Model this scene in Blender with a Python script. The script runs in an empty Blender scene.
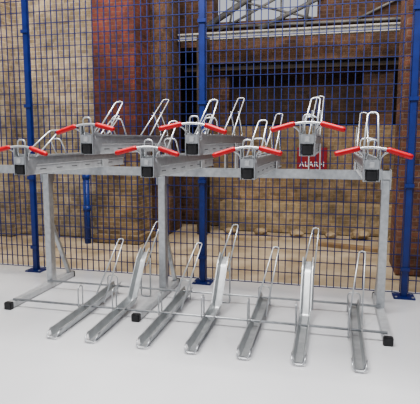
import bpy, bmesh, math, random
from mathutils import Vector, Matrix
random.seed(4)
S=bpy.context.scene
COL=S.collection
# ---------------------------------------------------------------- materials
def new_mat(name):
    m=bpy.data.materials.new(name); m.use_nodes=True
    nt=m.node_tree; b=nt.nodes['Principled BSDF']
    return m,nt,b
def noisy(name,c1,c2,scale=8,rough=.5,metal=0,bump=0.0,detail=6,rough2=None):
    m,nt,b=new_mat(name)
    tc=nt.nodes.new('ShaderNodeTexCoord'); n=nt.nodes.new('ShaderNodeTexNoise')
    n.inputs['Scale'].default_value=scale; n.inputs['Detail'].default_value=detail
    nt.links.new(tc.outputs['Object'],n.inputs['Vector'])
    r=nt.nodes.new('ShaderNodeValToRGB')
    r.color_ramp.elements[0].position=.3; r.color_ramp.elements[1].position=.7
    r.color_ramp.elements[0].color=(*c1,1); r.color_ramp.elements[1].color=(*c2,1)
    nt.links.new(n.outputs['Fac'],r.inputs['Fac']); nt.links.new(r.outputs['Color'],b.inputs['Base Color'])
    b.inputs['Roughness'].default_value=rough; b.inputs['Metallic'].default_value=metal
    if rough2 is not None:
        mr=nt.nodes.new('ShaderNodeMapRange'); mr.inputs['To Min'].default_value=rough; mr.inputs['To Max'].default_value=rough2
        nt.links.new(n.outputs['Fac'],mr.inputs['Value']); nt.links.new(mr.outputs['Result'],b.inputs['Roughness'])
    if bump:
        bp=nt.nodes.new('ShaderNodeBump'); bp.inputs['Strength'].default_value=bump; bp.inputs['Distance'].default_value=.02
        nt.links.new(n.outputs['Fac'],bp.inputs['Height']); nt.links.new(bp.outputs['Normal'],b.inputs['Normal'])
    return m
def brick(name,c1,c2,mortar,stain,stain_amt=.5,low=None,zsplit=None,nscale=1.7,grime=.45,dist=.010):
    """running-bond brick; optional 'low' colour (worn/unpainted) below a ragged height zsplit"""
    m,nt,b=new_mat(name); L=nt.links.new
    g=nt.nodes.new('ShaderNodeNewGeometry'); sp=nt.nodes.new('ShaderNodeSeparateXYZ'); L(g.outputs['Position'],sp.inputs[0])
    ad=nt.nodes.new('ShaderNodeMath'); ad.operation='ADD'; L(sp.outputs['X'],ad.inputs[0]); L(sp.outputs['Y'],ad.inputs[1])
    cb=nt.nodes.new('ShaderNodeCombineXYZ'); L(ad.outputs[0],cb.inputs['X']); L(sp.outputs['Z'],cb.inputs['Y'])
    nd=nt.nodes.new('ShaderNodeTexNoise'); nd.inputs['Scale'].default_value=12; nd.inputs['Detail'].default_value=2; L(g.outputs['Position'],nd.inputs['Vector'])
    vs=nt.nodes.new('ShaderNodeVectorMath'); vs.operation='SCALE'; vs.inputs['Scale'].default_value=dist; L(nd.outputs['Color'],vs.inputs[0])
    va=nt.nodes.new('ShaderNodeVectorMath'); va.operation='ADD'; L(cb.outputs[0],va.inputs[0]); L(vs.outputs[0],va.inputs[1])
    br=nt.nodes.new('ShaderNodeTexBrick'); L(va.outputs[0],br.inputs['Vector'])
    br.inputs['Scale'].default_value=1; br.inputs['Brick Width'].default_value=.205; br.inputs['Row Height'].default_value=.066
    br.inputs['Mortar Size'].default_value=.006; br.inputs['Mortar Smooth'].default_value=.3; br.inputs['Bias'].default_value=-.05
    br.inputs['Color1'].default_value=(*c1,1); br.inputs['Color2'].default_value=(*c2,1); br.inputs['Mortar'].default_value=(*mortar,1)
    n=nt.nodes.new('ShaderNodeTexNoise'); n.inputs['Scale'].default_value=nscale; n.inputs['Detail'].default_value=8; n.inputs['Roughness'].default_value=.7
    L(g.outputs['Position'],n.inputs['Vector'])
    r=nt.nodes.new('ShaderNodeValToRGB'); r.color_ramp.elements[0].position=.45; r.color_ramp.elements[1].position=.70
    L(n.outputs['Fac'],r.inputs['Fac'])
    mu=nt.nodes.new('ShaderNodeMath'); mu.operation='MULTIPLY'; mu.inputs[1].default_value=stain_amt; L(r.outputs['Color'],mu.inputs[0])
    mx=nt.nodes.new('ShaderNodeMixRGB'); L(mu.outputs[0],mx.inputs['Fac']); L(br.outputs['Color'],mx.inputs['Color1']); mx.inputs['Color2'].default_value=(*stain,1)
    out=mx
    if zsplit is not None:
        l1,l2,lm=low
        b2=nt.nodes.new('ShaderNodeTexBrick'); L(va.outputs[0],b2.inputs['Vector'])
        b2.inputs['Scale'].default_value=1; b2.inputs['Brick Width'].default_value=.205; b2.inputs['Row Height'].default_value=.066
        b2.inputs['Mortar Size'].default_value=.007; b2.inputs['Color1'].default_value=(*l1,1); b2.inputs['Color2'].default_value=(*l2,1); b2.inputs['Mortar'].default_value=(*lm,1)
        a2=nt.nodes.new('ShaderNodeMath'); a2.operation='MULTIPLY_ADD'; a2.inputs[1].default_value=3.2; L(n.outputs['Fac'],a2.inputs[0]); L(sp.outputs['Z'],a2.inputs[2])
        mr=nt.nodes.new('ShaderNodeMapRange'); mr.inputs['From Min'].default_value=zsplit+1.35; mr.inputs['From Max'].default_value=zsplit+1.8; L(a2.outputs[0],mr.inputs['Value'])
        m2=nt.nodes.new('ShaderNodeMixRGB'); L(mr.outputs[0],m2.inputs['Fac']); L(b2.outputs['Color'],m2.inputs['Color1']); L(mx.outputs[0],m2.inputs['Color2']); out=m2
    n3=nt.nodes.new('ShaderNodeTexNoise'); n3.inputs['Scale'].default_value=4.5; n3.inputs['Detail'].default_value=10; n3.inputs['Roughness'].default_value=.75; L(g.outputs['Position'],n3.inputs['Vector'])
    r3=nt.nodes.new('ShaderNodeMapRange'); r3.inputs['From Min'].default_value=.35; r3.inputs['From Max'].default_value=.68; r3.inputs['To Min'].default_value=grime; r3.inputs['To Max'].default_value=1.3; L(n3.outputs['Fac'],r3.inputs['Value'])
    n4=nt.nodes.new('ShaderNodeTexNoise'); n4.inputs['Scale'].default_value=.8; n4.inputs['Detail'].default_value=5; L(g.outputs['Position'],n4.inputs['Vector'])
    r4=nt.nodes.new('ShaderNodeMapRange'); r4.inputs['From Min'].default_value=.35; r4.inputs['From Max'].default_value=.65; r4.inputs['To Min'].default_value=.6; r4.inputs['To Max'].default_value=1.2; L(n4.outputs['Fac'],r4.inputs['Value'])
    m34=nt.nodes.new('ShaderNodeMath'); m34.operation='MULTIPLY'; L(r3.outputs[0],m34.inputs[0]); L(r4.outputs[0],m34.inputs[1])
    m3=nt.nodes.new('ShaderNodeVectorMath'); m3.operation='SCALE'; L(out.outputs[0],m3.inputs[0]); L(m34.outputs[0],m3.inputs['Scale'])
    L(m3.outputs[0],b.inputs['Base Color']); b.inputs['Roughness'].default_value=.9
    bp=nt.nodes.new('ShaderNodeBump'); bp.inputs['Strength'].default_value=.5; bp.inputs['Distance'].default_value=.012; bp.invert=True
    L(br.outputs['Fac'],bp.inputs['Height']); L(bp.outputs['Normal'],b.inputs['Normal'])
    return m
galv=noisy('galvanised_steel',(.38,.395,.41),(.51,.525,.54),22,.24,.75,rough2=.42)
galv_w=noisy('galvanised_wire',(.42,.435,.45),(.54,.555,.57),22,.24,.65,rough2=.38)
galv_l=noisy('galvanised_channel',(.38,.395,.405),(.50,.515,.525),14,.28,.65,rough2=.42)
galv_d=noisy('galvanised_steel_dull',(.42,.43,.44),(.54,.55,.56),16,.36,.4,rough2=.5)
red=noisy('red_rubber',(.38,.001,.004),(.46,.002,.006),30,.42)
sign_red=noisy('sign_red',(.18,.003,.008),(.24,.005,.010),4,.5)
black=noisy('black_plastic',(.010,.010,.012),(.025,.025,.027),30,.45)
slotm=noisy('slot_shadow_grey',(.05,.052,.055),(.09,.092,.095),30,.6)
blue=noisy('blue_powder_coat',(.004,.013,.10),(.006,.019,.135),12,.4)
bluew=noisy('blue_mesh_wire',(.004,.011,.078),(.006,.017,.115),12,.5)
floor_m=noisy('grey_epoxy_floor',(.55,.553,.57),(.63,.632,.645),.9,.10,0,detail=3,rough2=.2)
dust_m=noisy('dusty_concrete',(.22,.165,.10),(.46,.38,.27),1.8,.9,0,.3,detail=9)
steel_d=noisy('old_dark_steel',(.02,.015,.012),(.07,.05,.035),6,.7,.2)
steel_m=noisy('mid_grey_steel',(.10,.10,.10),(.24,.235,.225),6,.6,.2)
steel_l=noisy('pale_painted_steel',(.34,.34,.32),(.52,.51,.48),5,.6)
white=noisy('white_paint',(.74,.74,.72),(.84,.84,.82),8,.5)
wood=noisy('weathered_timber',(.16,.10,.05),(.30,.21,.12),5,.85)
wood_p=noisy('pale_timber',(.30,.22,.13),(.44,.35,.23),6,.85)
rubm=noisy('rubble_stone',(.20,.14,.08),(.42,.33,.21),7,.95,0,.6)
pipe_m=noisy('blue_pipe_paint',(.008,.028,.18),(.012,.04,.23),8,.4)
br_tan=brick('cream_brick',(.42,.335,.21),(.26,.195,.12),(.46,.39,.29),(.48,.41,.30),.4)
br_back=brick('brown_red_brick',(.16,.08,.048),(.08,.042,.029),(.17,.12,.09),(.23,.16,.105),.5,nscale=.9)
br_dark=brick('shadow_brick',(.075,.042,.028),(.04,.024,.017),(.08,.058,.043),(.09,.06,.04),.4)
br_low=brick('golden_brown_brick',(.31,.21,.115),(.19,.125,.07),(.33,.26,.17),(.37,.285,.175),.5,nscale=1.3)
br_foot=brick('rough_footing_brick',(.35,.265,.15),(.25,.18,.10),(.37,.29,.19),(.45,.36,.235),.5,nscale=2.2,grime=.5,dist=.02)
br_pier=brick('pier_brick',(.20,.048,.030),(.11,.032,.023),(.16,.09,.065),(.07,.030,.022),.6,low=((.30,.21,.11),(.17,.115,.065),(.33,.26,.17)),zsplit=1.45,nscale=1.9,grime=.45)
br_red=brick('orange_brown_brick',(.20,.08,.045),(.10,.042,.028),(.19,.13,.095),(.21,.11,.07),.3)
# ---------------------------------------------------------------- mesh tools
def mk(name,me,mat,parent=None,loc=(0,0,0),rot=None):
    o=bpy.data.objects.new(name,me); COL.objects.link(o); o.location=loc
    if rot: o.rotation_euler=rot
    if mat is not None and len(me.materials)==0: me.materials.append(mat)
    if parent is not None: o.parent=parent
    return o
def box_bm(bm,a,b):
    x0,y0,z0=a; x1,y1,z1=b
    vs=[bm.verts.new(p) for p in [(x0,y0,z0),(x1,y0,z0),(x1,y1,z0),(x0,y1,z0),(x0,y0,z1),(x1,y0,z1),(x1,y1,z1),(x0,y1,z1)]]
    for f in [(0,3,2,1),(4,5,6,7),(0,1,5,4),(1,2,6,5),(2,3,7,6),(3,0,4,7)]: bm.faces.new([vs[i] for i in f])
def finish(bm,name,bev=0,smooth=False):
    if bev:
        bmesh.ops.bevel(bm,geom=list(bm.edges),offset=bev,segments=2,affect='EDGES')
    bmesh.ops.recalc_face_normals(bm,faces=bm.faces)
    me=bpy.data.meshes.new(name); bm.to_mesh(me); bm.free()
    if smooth:
        for p in me.polygons: p.use_smooth=True
    return me
def boxes(name,lst,bev=0):
    bm=bmesh.new()
    for a,b in lst: box_bm(bm,a,b)
    return finish(bm,name,bev)
def fillet(pts,r,n=5,closed=False):
    pts=[Vector(p) for p in pts]; out=[]
    N=len(pts)
    for i,p in enumerate(pts):
        if not closed and (i==0 or i==N-1): out.append(p); continue
        a=pts[(i-1)%N]; b=pts[(i+1)%N]
        da=(a-p); db=(b-p); rr=min(r,da.length*.49,db.length*.49)
        s=p+da.normalized()*rr; e=p+db.normalized()*rr
        for k in range(n+1):
            t=k/n; out.append(s*(1-t)**2+p*2*t*(1-t)+e*t*t)
    return out
def tube_bm(bm,pts,r,seg=8,closed=False):
    pts=[Vector(p) for p in pts]; N=len(pts); rings=[]; u=None
    for i,p in enumerate(pts):
        if closed: t=(pts[(i+1)%N]-pts[i-1])
        else: t=pts[min(i+1,N-1)]-pts[max(i-1,0)]
        t.normalize()
        if u is None:
            u=t.orthogonal().normalized()
        u=(u-t*u.dot(t)).normalized(); v=t.cross(u)
        rings.append([bm.verts.new(p+(u*math.cos(2*math.pi*k/seg)+v*math.sin(2*math.pi*k/seg))*r) for k in range(seg)])
    M=N if closed else N-1
    for i in range(M):
        A=rings[i];B=rings[(i+1)%N]
        for k in range(seg): bm.faces.new([A[k],A[(k+1)%seg],B[(k+1)%seg],B[k]])
    if not closed:
        bm.faces.new(rings[0][::-1]); bm.faces.new(rings[-1])
def tubes(name,lst,seg=8):
    bm=bmesh.new()
    for pts,r in lst: tube_bm(bm,pts,r,seg)
    return finish(bm,name,0,True)
def sweep_profile(name,prof,path):
    """prof: closed (x,up) outline; path: (y,z) polyline"""
    bm=bmesh.new(); rings=[]
    P=[Vector((0,y,z)) for y,z in path]
    for i,p in enumerate(P):
        t=(P[min(i+1,len(P)-1)]-P[max(i-1,0)]).normalized()
        up=Vector((0,-t.z,t.y))
        rings.append([bm.verts.new(p+Vector((x,0,0))+up*h) for x,h in prof])
    n=len(prof)
    for a,b in zip(rings,rings[1:]):
        for k in range(n): bm.faces.new([a[k],a[(k+1)%n],b[(k+1)%n],b[k]])
    bm.faces.new(rings[0]); bm.faces.new(rings[-1][::-1])
    return finish(bm,name)
def empty(name,loc=(0,0,0)):
    o=bpy.data.objects.new(name,None); COL.objects.link(o); o.location=loc; o.empty_display_size=.2; return o
def tag(o,label,cat,group=None,kind=None):
    o['label']=label; o['category']=cat
    if group: o['group']=group
    if kind: o['kind']=kind
# ---------------------------------------------------------------- setting
def struct(name,lst,mat,label,cat='wall'):
    o=mk(name,boxes(name,lst),mat); tag(o,label,cat,kind='structure'); return o
struct('floor',[((-9,-5,-.15),(7,5.42,0))],floor_m,'smooth pale grey painted concrete floor','floor')
struct('floor_rear',[((-9,5.42,-.17),(7,11.4,-.015))],dust_m,'dusty golden brown ground behind the blue mesh fence','floor')
struct('wall_left',[((-9,7.3,0),(-3.62,7.7,4.6)),((-5.9,7.05,0),(-5.2,7.3,4.6))],br_tan,'dirty cream stock brick wall behind the fence')
struct('wall_back',[((-4.6,9,0),(-3.45,9.4,4.8)),((-3.45,9,0),(-2.35,9.4,1.0)),((-3.45,9,3.3),(-2.35,9.4,4.8)),
  ((-2.35,9,1.75),(-2.2,9.4,4.8)),((-2.2,9,1.75),(-1.9,9.4,2.8)),((-2.2,9,2.8),(-.35,9.4,3.72)),
  ((-.35,9,2.8),(1.0,9.4,4.8)),((.45,9,1.75),(.95,9.4,2.8)),((1.0,9,2.8),(3.2,9.4,4.02)),((2.6,9,1.75),(3.2,9.4,2.8)),((3.2,9,1.75),(6.5,9.4,4.8))],br_back,'weathered brown brick wall with openings at back of the yard')
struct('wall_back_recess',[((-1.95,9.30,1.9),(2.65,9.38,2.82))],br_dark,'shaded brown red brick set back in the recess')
struct('wall_back_lower',[((-2.35,8.9,0),(6.5,9.4,1.85))],br_low,'golden brown brick lower wall at the back of the yard')
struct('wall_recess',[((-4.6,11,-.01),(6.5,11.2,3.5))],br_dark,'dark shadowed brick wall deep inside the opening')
struct('recess_shade_slab',[((-4.6,9.4,3.42),(6.5,11.2,3.5))],steel_d,'dark slab added over the deep recess to keep it in shade','recess_shade_slab')  # added slab: stops world light entering the recess from above
struct('wall_right',[((.76,6.1,0),(1.75,6.75,4.6))],br_red,'warm orange brown brick pier beside the fence')
struct('wall_pier',[((-3.6,7.0,0),(-2.92,7.65,4.6)),((-3.66,6.95,0),(-2.86,7.7,.12))],br_pier,'mottled dark red brick pier turning dirty brown low down')
struct('wall_pier_rear',[((-3.05,7.9,0),(-2.70,8.6,4.6))],br_back,'brown brick pier standing deeper in the yard')
struct('trim_1',[((-1.95,8.5,0),(6.4,8.9,.50))],br_foot,'dirty golden brown brick ledge along the back wall','ledge')
# ---------------------------------------------------------------- fence
FY=5.21
fence=empty('mesh_fence',(0,FY,0)); tag(fence,'tall blue welded wire mesh security fence on square posts','fence')
PX=[-5.65,-3.52,-1.39,.74,2.87]
post_me=boxes('fence_post',[((-.03,-.03,0),(.03,.03,3.9))],.004)
plate_me=boxes('base_plate',[((-.105,-.09,0),(.105,.09,.014))],.002)
bolt_me=boxes('bolt',[((-.012,-.012,0),(.012,.012,.012))],.003)
clip_me=boxes('panel_clamp',[((-.045,-.045,-.02),(.045,-.03,.02))],.003)
for x in PX:
    p=mk('fence_post',post_me,blue,fence,(x,0,0))
    mk('base_plate',plate_me,blue,p)
    for sx in(-1,1):
        for sy in(-1,1): mk('bolt',bolt_me,galv,p,(sx*.08,sy*.065,.014))
    for z in (.3,1.15,2.0,2.85): mk('panel_clamp',clip_me,blue,p,(0,0,z))
bm=bmesh.new(); w=.0045
x0,x1,zb,zt=.04,2.09,.05,3.85
nx=28
for i in range(nx+1):
    x=x0+(x1-x0)*i/nx; box_bm(bm,(x-w,-w,zb),(x+w,w,zt))
nz=29
for i in range(nz+1):
    z=zb+(zt-zb)*i/nz; box_bm(bm,(x0,-2.6*w,z-w*.8),(x1,-.8*w,z+w*.8))
panel_me=finish(bm,'mesh_panel')
for x in PX[:-1]: mk('mesh_panel',panel_me,bluew,fence,(x,0,0))
# ---------------------------------------------------------------- rack
rack=empty('bicycle_rack',(-1.3,4.4,0)); tag(rack,'two-tier galvanised steel bicycle rack with red pull handles','bicycle rack')
def W(x,y,z): return (x+1.3,y-4.4,z)
for x in (-2.96,-1.66,.46):
    c=boxes('support_post',[((-.035,-.045,.06),(.035,.045,1.33))],.005)
    p=mk('support_post',c,galv,rack,W(x,4.65,0))
    mk('foot',boxes('foot',[((-.035,-.72,.005),(.035,.42,.065))],.005),galv_d,p)
    mk('end_cap',boxes('end_cap',[((-.038,-.765,0),(.038,-.715,.07))],.006),black,p)
    mk('end_cap',boxes('end_cap',[((-.038,.415,0),(.038,.44,.07))],.006),black,p)
    bm=bmesh.new(); tube_bm(bm,[(0,.03,.72),(0,.37,.06)],.028,4); mk('brace',finish(bm,'brace'),galv,p)
    for sx in (-1,1):
        mk('gusset',boxes('gusset',[((-.004,-.06,1.16),(.004,.06,1.34))],.002),galv,p,(sx*.04,0,0))
mk('cross_beam',boxes('cross_beam',[((-4.1,-.05,1.245),(.50,.05,1.33))],.005),galv,rack,W(0,4.65,0))
for y,z,r in ((3.98,.075,.011),(4.58,.09,.011)):
    mk('cross_rod',tubes('cross_rod',[([(-2.96,0,z),(.46,0,z)],r)]),galv,rack,W(0,y,0))
# upper trays
def uprof(wd,h,t,lip,drop=.012):
    a=wd/2
    return [(-a-lip,h-drop),(-a-lip+t,h-drop),(-a-lip+t,h-t),(-a,h-t),(-a,0),(a,0),(a,h-t),(a+lip-t,h-t),(a+lip-t,h-drop),(a+lip,h-drop),(a+lip,h),(a-t,h),(a-t,t),(-a+t,t),(-a+t,h),(-a-lip,h)]
def vprof(wb,wt,h,t):
    a=wb/2;b=wt/2
    return [(-b-.006,h),(-b-.006,h-t),(-b,h-t),(-a,0),(a,0),(b,h-t),(b+.006,h-t),(b+.006,h),(b-t,h),(a-t*.6,t),(-a+t*.6,t),(-b+t,h)]
L=1.86
up_me=sweep_profile('upper_tray',uprof(.078,.070,.004,.018),[(0,0),(.02,0),(L,0)])
rail_prof=[(-.046,-.082),(.046,-.082),(.046,-.074),(.034,-.074),(.034,-.012),(.040,-.012),(.040,-.002),(-.040,-.002),(-.040,-.012),(-.034,-.012),(-.034,-.074),(-.046,-.074)]
rail_me=sweep_profile('slide_rail',rail_prof,[(.03,0),(L-.03,0)])
slot_me=boxes('slot',[((-.0355,0,-.050),(.0355,.10,-.036))],.004)
cap_me=boxes('end_cap',[((-.036,-.012,-.076),(.036,.03,-.004))],.007)
face_me=boxes('face_plate',[((-.044,-.016,.002),(.044,-.006,.062))],.003)
latch_me=boxes('latch',[((-.016,-.030,.012),(.016,-.014,.050))],.004)
bm=bmesh.new()
prof=[(-.01,-.08),(.10,-.08),(.14,.0),(.14,.075),(.06,.085),(.03,.130),(-.005,.130),(-.01,.05)]
va_=[bm.verts.new((-.003,y,z)) for y,z in prof]; vb_=[bm.verts.new((.003,y,z)) for y,z in prof]
bm.faces.new(va_[::-1]); bm.faces.new(vb_)
for k in range(len(prof)): bm.faces.new([va_[k],va_[(k+1)%len(prof)],vb_[(k+1)%len(prof)],vb_[k]])
side_pl=finish(bm,'side_bracket')
def hoop(name,y0,z0,y1,z1,hb=.048,ht=.03,r=.0065,stay=True,dx=0):
    a=fillet([(-hb,y0,z0),(-ht+dx,y1,z1),(ht+dx,y1,z1),(hb,y0,z0)],.035,7)
    lst=[(a,r)]
    if stay:
        yb=y1-.02
        for s in(-1,1):
            hw=hb+(ht-hb)*.62
            lst.append((fillet([(s*hw,y0+(y1-y0)*.62,z0+(z1-z0)*.62),(s*hw,yb+.03,z0+.03),(s*hb*.8,yb,z0)],.03),r*.9))
    return tubes(name,lst)
hf_me=hoop('front_hoop',.22,.06,.52,.34,.048,.032,.0062,stay=False,dx=.03)
hfr_me=hoop('front_hoop',.14,.06,.36,.38,.050,.034,.0068,stay=False,dx=.02)
hf2_me=hoop('guide_hoop',.60,.06,.50,.20,.05,.05,.006,stay=False)
hr_me=hoop('wheel_hoop',1.14,.06,1.70,.45,.048,.032,.0062,dx=.03)
hfl_me=hoop('front_hoop',.12,.06,.44,.27,.06,.045,.006,stay=False,dx=.04)
bar=fillet([(-.222,-.02,.094),(-.085,.0,.132),(-.03,.01,.140),(.03,.01,.140),(.085,.0,.132),(.222,-.02,.094)],.03,5)
leg1=fillet([(-.050,.04,.03),(-.052,.02,.09),(-.105,-.002,.124)],.03,4)
leg2=[(-p.x,p.y,p.z) for p in leg1]
loop=fillet([(-.035,.03,.06),(-.03,.015,.19),(.03,.015,.19),(.035,.03,.06)],.025,5)
hb_me=tubes('pull_handle',[(bar,.009),(leg1,.007),(leg2,.007),(loop,.006)])
def grip(s):
    a=Vector((s*.082,-.001,.133)); b=Vector((s*.238,-.023,.089))
    bm=bmesh.new(); N=14
    d=(b-a).normalized(); u=d.orthogonal().normalized(); v=d.cross(u); rings=[]
    for i in range(N+1):
        t=i/N; rr=.0182 if i%2==0 else .0170
        if i==0 or i==N: rr=.012
        p=a+(b-a)*t
        rings.append([bm.verts.new(p+(u*math.cos(2*math.pi*k/12)+v*math.sin(2*math.pi*k/12))*rr) for k in range(12)])
    for A,B in zip(rings,rings[1:]):
        for k in range(12): bm.faces.new([A[k],A[(k+1)%12],B[(k+1)%12],B[k]])
    bm.faces.new(rings[0][::-1]); bm.faces.new(rings[-1])
    return finish(bm,'grip',0,True)
g_me=[grip(-1),grip(1)]
saddle={}
for high,z in ((True,1.575),(False,1.412)):
    zb=1.325-z
    saddle[high]=boxes('tray_saddle',[((-.055,1.29,zb),(-.045,1.41,-.01)),((.045,1.29,zb),(.055,1.41,-.01)),((-.054,1.3,zb-.002),(.054,1.4,zb+.006))],0)
XS=[-2.33,-1.76,-1.29,-.955,-.565,-.17,.24]
TW=[2,-3,1,3,-2,0,2]
for i,x in enumerate(XS):
    high=i%2==1
    z=1.575 if high else 1.412
    t=mk('upper_tray',up_me,galv,rack,W(x,3.3,z))
    mk('slide_rail',rail_me,galv_d,t); mk('end_cap',cap_me,black,t); mk('face_plate',face_me,galv,t); mk('latch',latch_me,galv_d,t)
    for k in range(6): mk('slot',slot_me,slotm,t,(0,.2+k*.25,0))
    for s in(-1,1): mk('side_bracket',side_pl,galv,t,(s*.048,0,0))
    mk('front_hoop',hfl_me if i==0 else (hfr_me if i==6 else hf_me),galv_w,t); mk('wheel_hoop',hr_me,galv_w,t); mk('guide_hoop',hf2_me,galv_w,t)
    rz=(0,math.radians(TW[i]),math.radians(TW[i]))
    mk('pull_handle',hb_me,galv_w,t,rot=rz)
    for g in g_me: mk('grip',g,red,t,rot=rz)
    mk('tray_saddle',saddle[high],galv_d,t)
# lower trays
lo_prof=vprof(.054,.088,.066,.0035)
low_flat=sweep_profile('lower_tray',lo_prof,[(0,.006),(.05,.004),(.6,.02),(1.22,.06)])
path=[(0,.006),(.05,.004)]+[(p.y,p.z) for p in fillet([(0,.3,.015),(0,.84,.05),(0,1.10,.40),(0,1.19,.46)],.02,3)]
low_high=sweep_profile('lower_tray',lo_prof,path)
bm=bmesh.new()
tube_bm(bm,fillet([(-.050,.03,.066),(-.048,-.03,.046),(-.034,-.05,.012),(.034,-.05,.012),(.048,-.03,.046),(.050,.03,.066)],.02,4),.006)
nose_me=finish(bm,'tray_nose',0,True)
side_me=tubes('side_guide',[(fillet([(-.06,.50,.02),(-.06,.50,.27),(-.06,.58,.27),(-.06,.58,.02)],.04,6),.006)])
for i,x in enumerate([-2.17,-1.83,-1.39,-1.0,-.60,-.2,.22]):
    high=i%2==1
    t=mk('lower_tray',low_high if high else low_flat,galv_l,rack,W(x,3.42,0))
    mk('tray_nose',nose_me,galv,t)
    mk('side_guide',side_me,galv_w,t)
    if high:
        mk('wheel_hoop',hoop('wheel_hoop',1.04,.36,1.42,.745,.055,.028,.0075,False,dx=.055),galv_w,t)
        mk('leg',tubes('leg',[(fillet([(-.05,1.16,.41),(-.05,1.16,.01),(.05,1.16,.01),(.05,1.16,.41)],.02),.008)]),galv,t)
    else:
        dx=-.02 if i==0 else .075
        mk('wheel_hoop',hoop('wheel_hoop',.78,.04,1.38,.545,.055,.028,.0075,False,dx=dx),galv_w,t)
        mk('side_guide',tubes('side_guide',[(fillet([(.055,1.1,.03),(.055,1.1,.22),(-.055,1.1,.22),(-.055,1.1,.03)],.04),.006)]),galv_w,t)
# ---------------------------------------------------------------- things behind the fence
def ibeam(name,x0,x1,y,z,h,w,mat,label):
    o=mk(name,boxes(name,[((x0,-w/2,-h/2),(x1,w/2,-h/2+.025)),((x0,-w/2,h/2-.025),(x1,w/2,h/2)),((x0,-.012,-h/2+.02),(x1,.012,h/2-.02))],.002),mat,None,(0,y,z))
    tag(o,label,'beam'); return o
ibeam('steel_beam',-2.68,6.4,8.45,3.36,.12,.14,steel_l,'slim pale painted steel beam spanning between brick piers')
ibeam('steel_beam',-2.68,6.4,8.86,2.9,.14,.2,steel_d,'dark rusty steel beam under the pale beam')
o=mk('drain_pipe',tubes('drain_pipe',[([(0,0,-.015),(0,0,1.1)],.05)]+[([(0,0,z),(0,0,z+.08)],.06) for z in (.5,1.0)],14),pipe_m,None,(-3.72,6.9,0)); tag(o,'short dark blue drain pipe beside the brick pier','pipe')
o=mk('steel_column',boxes('steel_column',[((-.09,-.09,-.015),(.09,-.07,3.30)),((-.09,.07,-.015),(.09,.09,3.30)),((-.01,-.07,-.015),(.01,.07,3.30))]),steel_d,None,(-2.15,8.1,0)); tag(o,'dark rusty steel column under the pale beam','column')
o=mk('steel_frame',tubes('steel_frame',[((a,b),r) for a,b,r in [((-2.35,8.95,3.62),(-.9,8.95,4.45),.055),((-2.3,8.95,4.22),(-.4,8.95,3.68),.02),((-1.35,8.95,3.55),(-.25,8.95,4.05),.04),((-1.9,8.95,3.55),(-1.72,8.95,4.6),.022),
                ((-2.1,8.95,3.55),(-.3,8.95,4.42),.022),((-.55,8.95,3.55),(-.42,8.95,4.6),.035),((1.4,8.95,3.6),(3.0,8.95,4.3),.03),((.2,8.95,3.58),(1.8,8.95,4.3),.022),((-2.35,8.95,3.62),(3,8.95,3.58),.03)]],6),steel_m,None); tag(o,'grey angled steel framing across bright high openings','steel frame')
struct('window_1',[((-1.62,9.1,3.72),(-1.52,9.14,4.8)),((-1.0,9.1,3.72),(-.97,9.14,4.8)),((-1.6,9.1,4.1),(-.35,9.14,4.13))],steel_m,'bright high window opening with grey glazing bars','window')
struct('window_2',[((1.5,9.1,4.02),(1.56,9.14,4.8)),((2.5,9.1,4.02),(2.53,9.14,4.8)),((1.0,9.1,4.2),(3.2,9.14,4.23))],steel_m,'bright high window opening with grey glazing bars','window')
for k,(x,y,ln,ang,m,lab) in enumerate([(-1.3,7.8,.9,14,wood_p,'pale sawn timber board lying on dirty ground'),(.3,7.5,1.0,-16,wood,'weathered brown timber board lying on dirty ground')]):
    o=mk('timber_board',boxes('timber_board',[((-ln/2,-.08,0),(ln/2,.08,.05))],.004),m,None,(x,y,-.015),(0,0,math.radians(ang))); tag(o,lab,'board')
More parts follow.
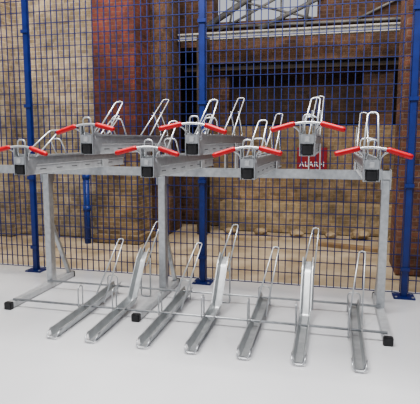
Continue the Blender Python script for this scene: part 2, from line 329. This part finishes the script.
for x in [-1.7,-1.15,-.6,-.05,.5,1.05,1.6,2.2]:
    bm=bmesh.new(); s=random.uniform(.08,.14)
    bmesh.ops.create_icosphere(bm,subdivisions=2,radius=s)
    for v in bm.verts:
        v.co*=random.uniform(.85,1.12); v.co.z*=.65; v.co.x*=1.2
    zmin=min(v.co.z for v in bm.verts)
    o=mk('rubble_stone',finish(bm,'rubble_stone'),rubm,None,(x+random.uniform(-.05,.05),8.24+random.uniform(-.04,.03),-.017-zmin)); tag(o,'rough broken brown stone lying by the ledge','stone',group='loose rubble along the ledge')
# alarm sign on the back wall
al=mk('alarm_sign',boxes('alarm_sign',[((-.26,-.012,-.12),(.26,.012,.38))],.003),sign_red,None,(-.37,8.887,1.09)); tag(al,'dark red fire alarm sign with white lettering on brick wall','sign')
tc=bpy.data.curves.new('alarm_text','FONT'); tc.body='ALARM'; tc.size=.124; tc.align_x='CENTER'; tc.extrude=.001; tc.offset=.0015; tc.space_character=1.15
to=bpy.data.objects.new('lettering_src',tc); COL.objects.link(to)
bpy.context.view_layer.update()
tm=bpy.data.meshes.new_from_object(to); bpy.data.objects.remove(to); tm.materials.clear()
mk('lettering',tm,white,al,(0,-.0135,.045),(math.pi/2,0,0))
# ---------------------------------------------------------------- light
wd=bpy.data.worlds.new('World'); S.world=wd; wd.use_nodes=True
bg=wd.node_tree.nodes['Background']; bg.inputs[0].default_value=(.93,.95,1,1); bg.inputs[1].default_value=.55
def area(name,loc,rot,sx,sy,e,c=(1,1,1)):
    l=bpy.data.lights.new(name,'AREA'); l.shape='RECTANGLE'; l.size=sx; l.size_y=sy; l.energy=e; l.color=c
    o=bpy.data.objects.new(name,l); COL.objects.link(o); o.location=loc; o.rotation_euler=rot
    return o
area('skylight',(-1,2.7,5.5),(0,0,0),4,1.6,600,(1,.985,.965))
area('yard_light',(-3.8,6.2,5.0),(0,0,0),5,.8,125,(1,.88,.72))
area('yard_light',(1.5,7.6,5.0),(0,0,0),5,.8,75,(1,.88,.74))
try: S.view_settings.look='AgX - Medium High Contrast'
except Exception as e: print(e)
# ---------------------------------------------------------------- camera
cd=bpy.data.cameras.new('camera'); cam=bpy.data.objects.new('camera',cd); COL.objects.link(cam)
cam.location=(0,0,1.6); cam.rotation_euler=(math.radians(90-7.2),0,math.radians(14.1))
cd.sensor_width=36; cd.lens=490/420*36; cd.clip_start=.05
S.camera=cam
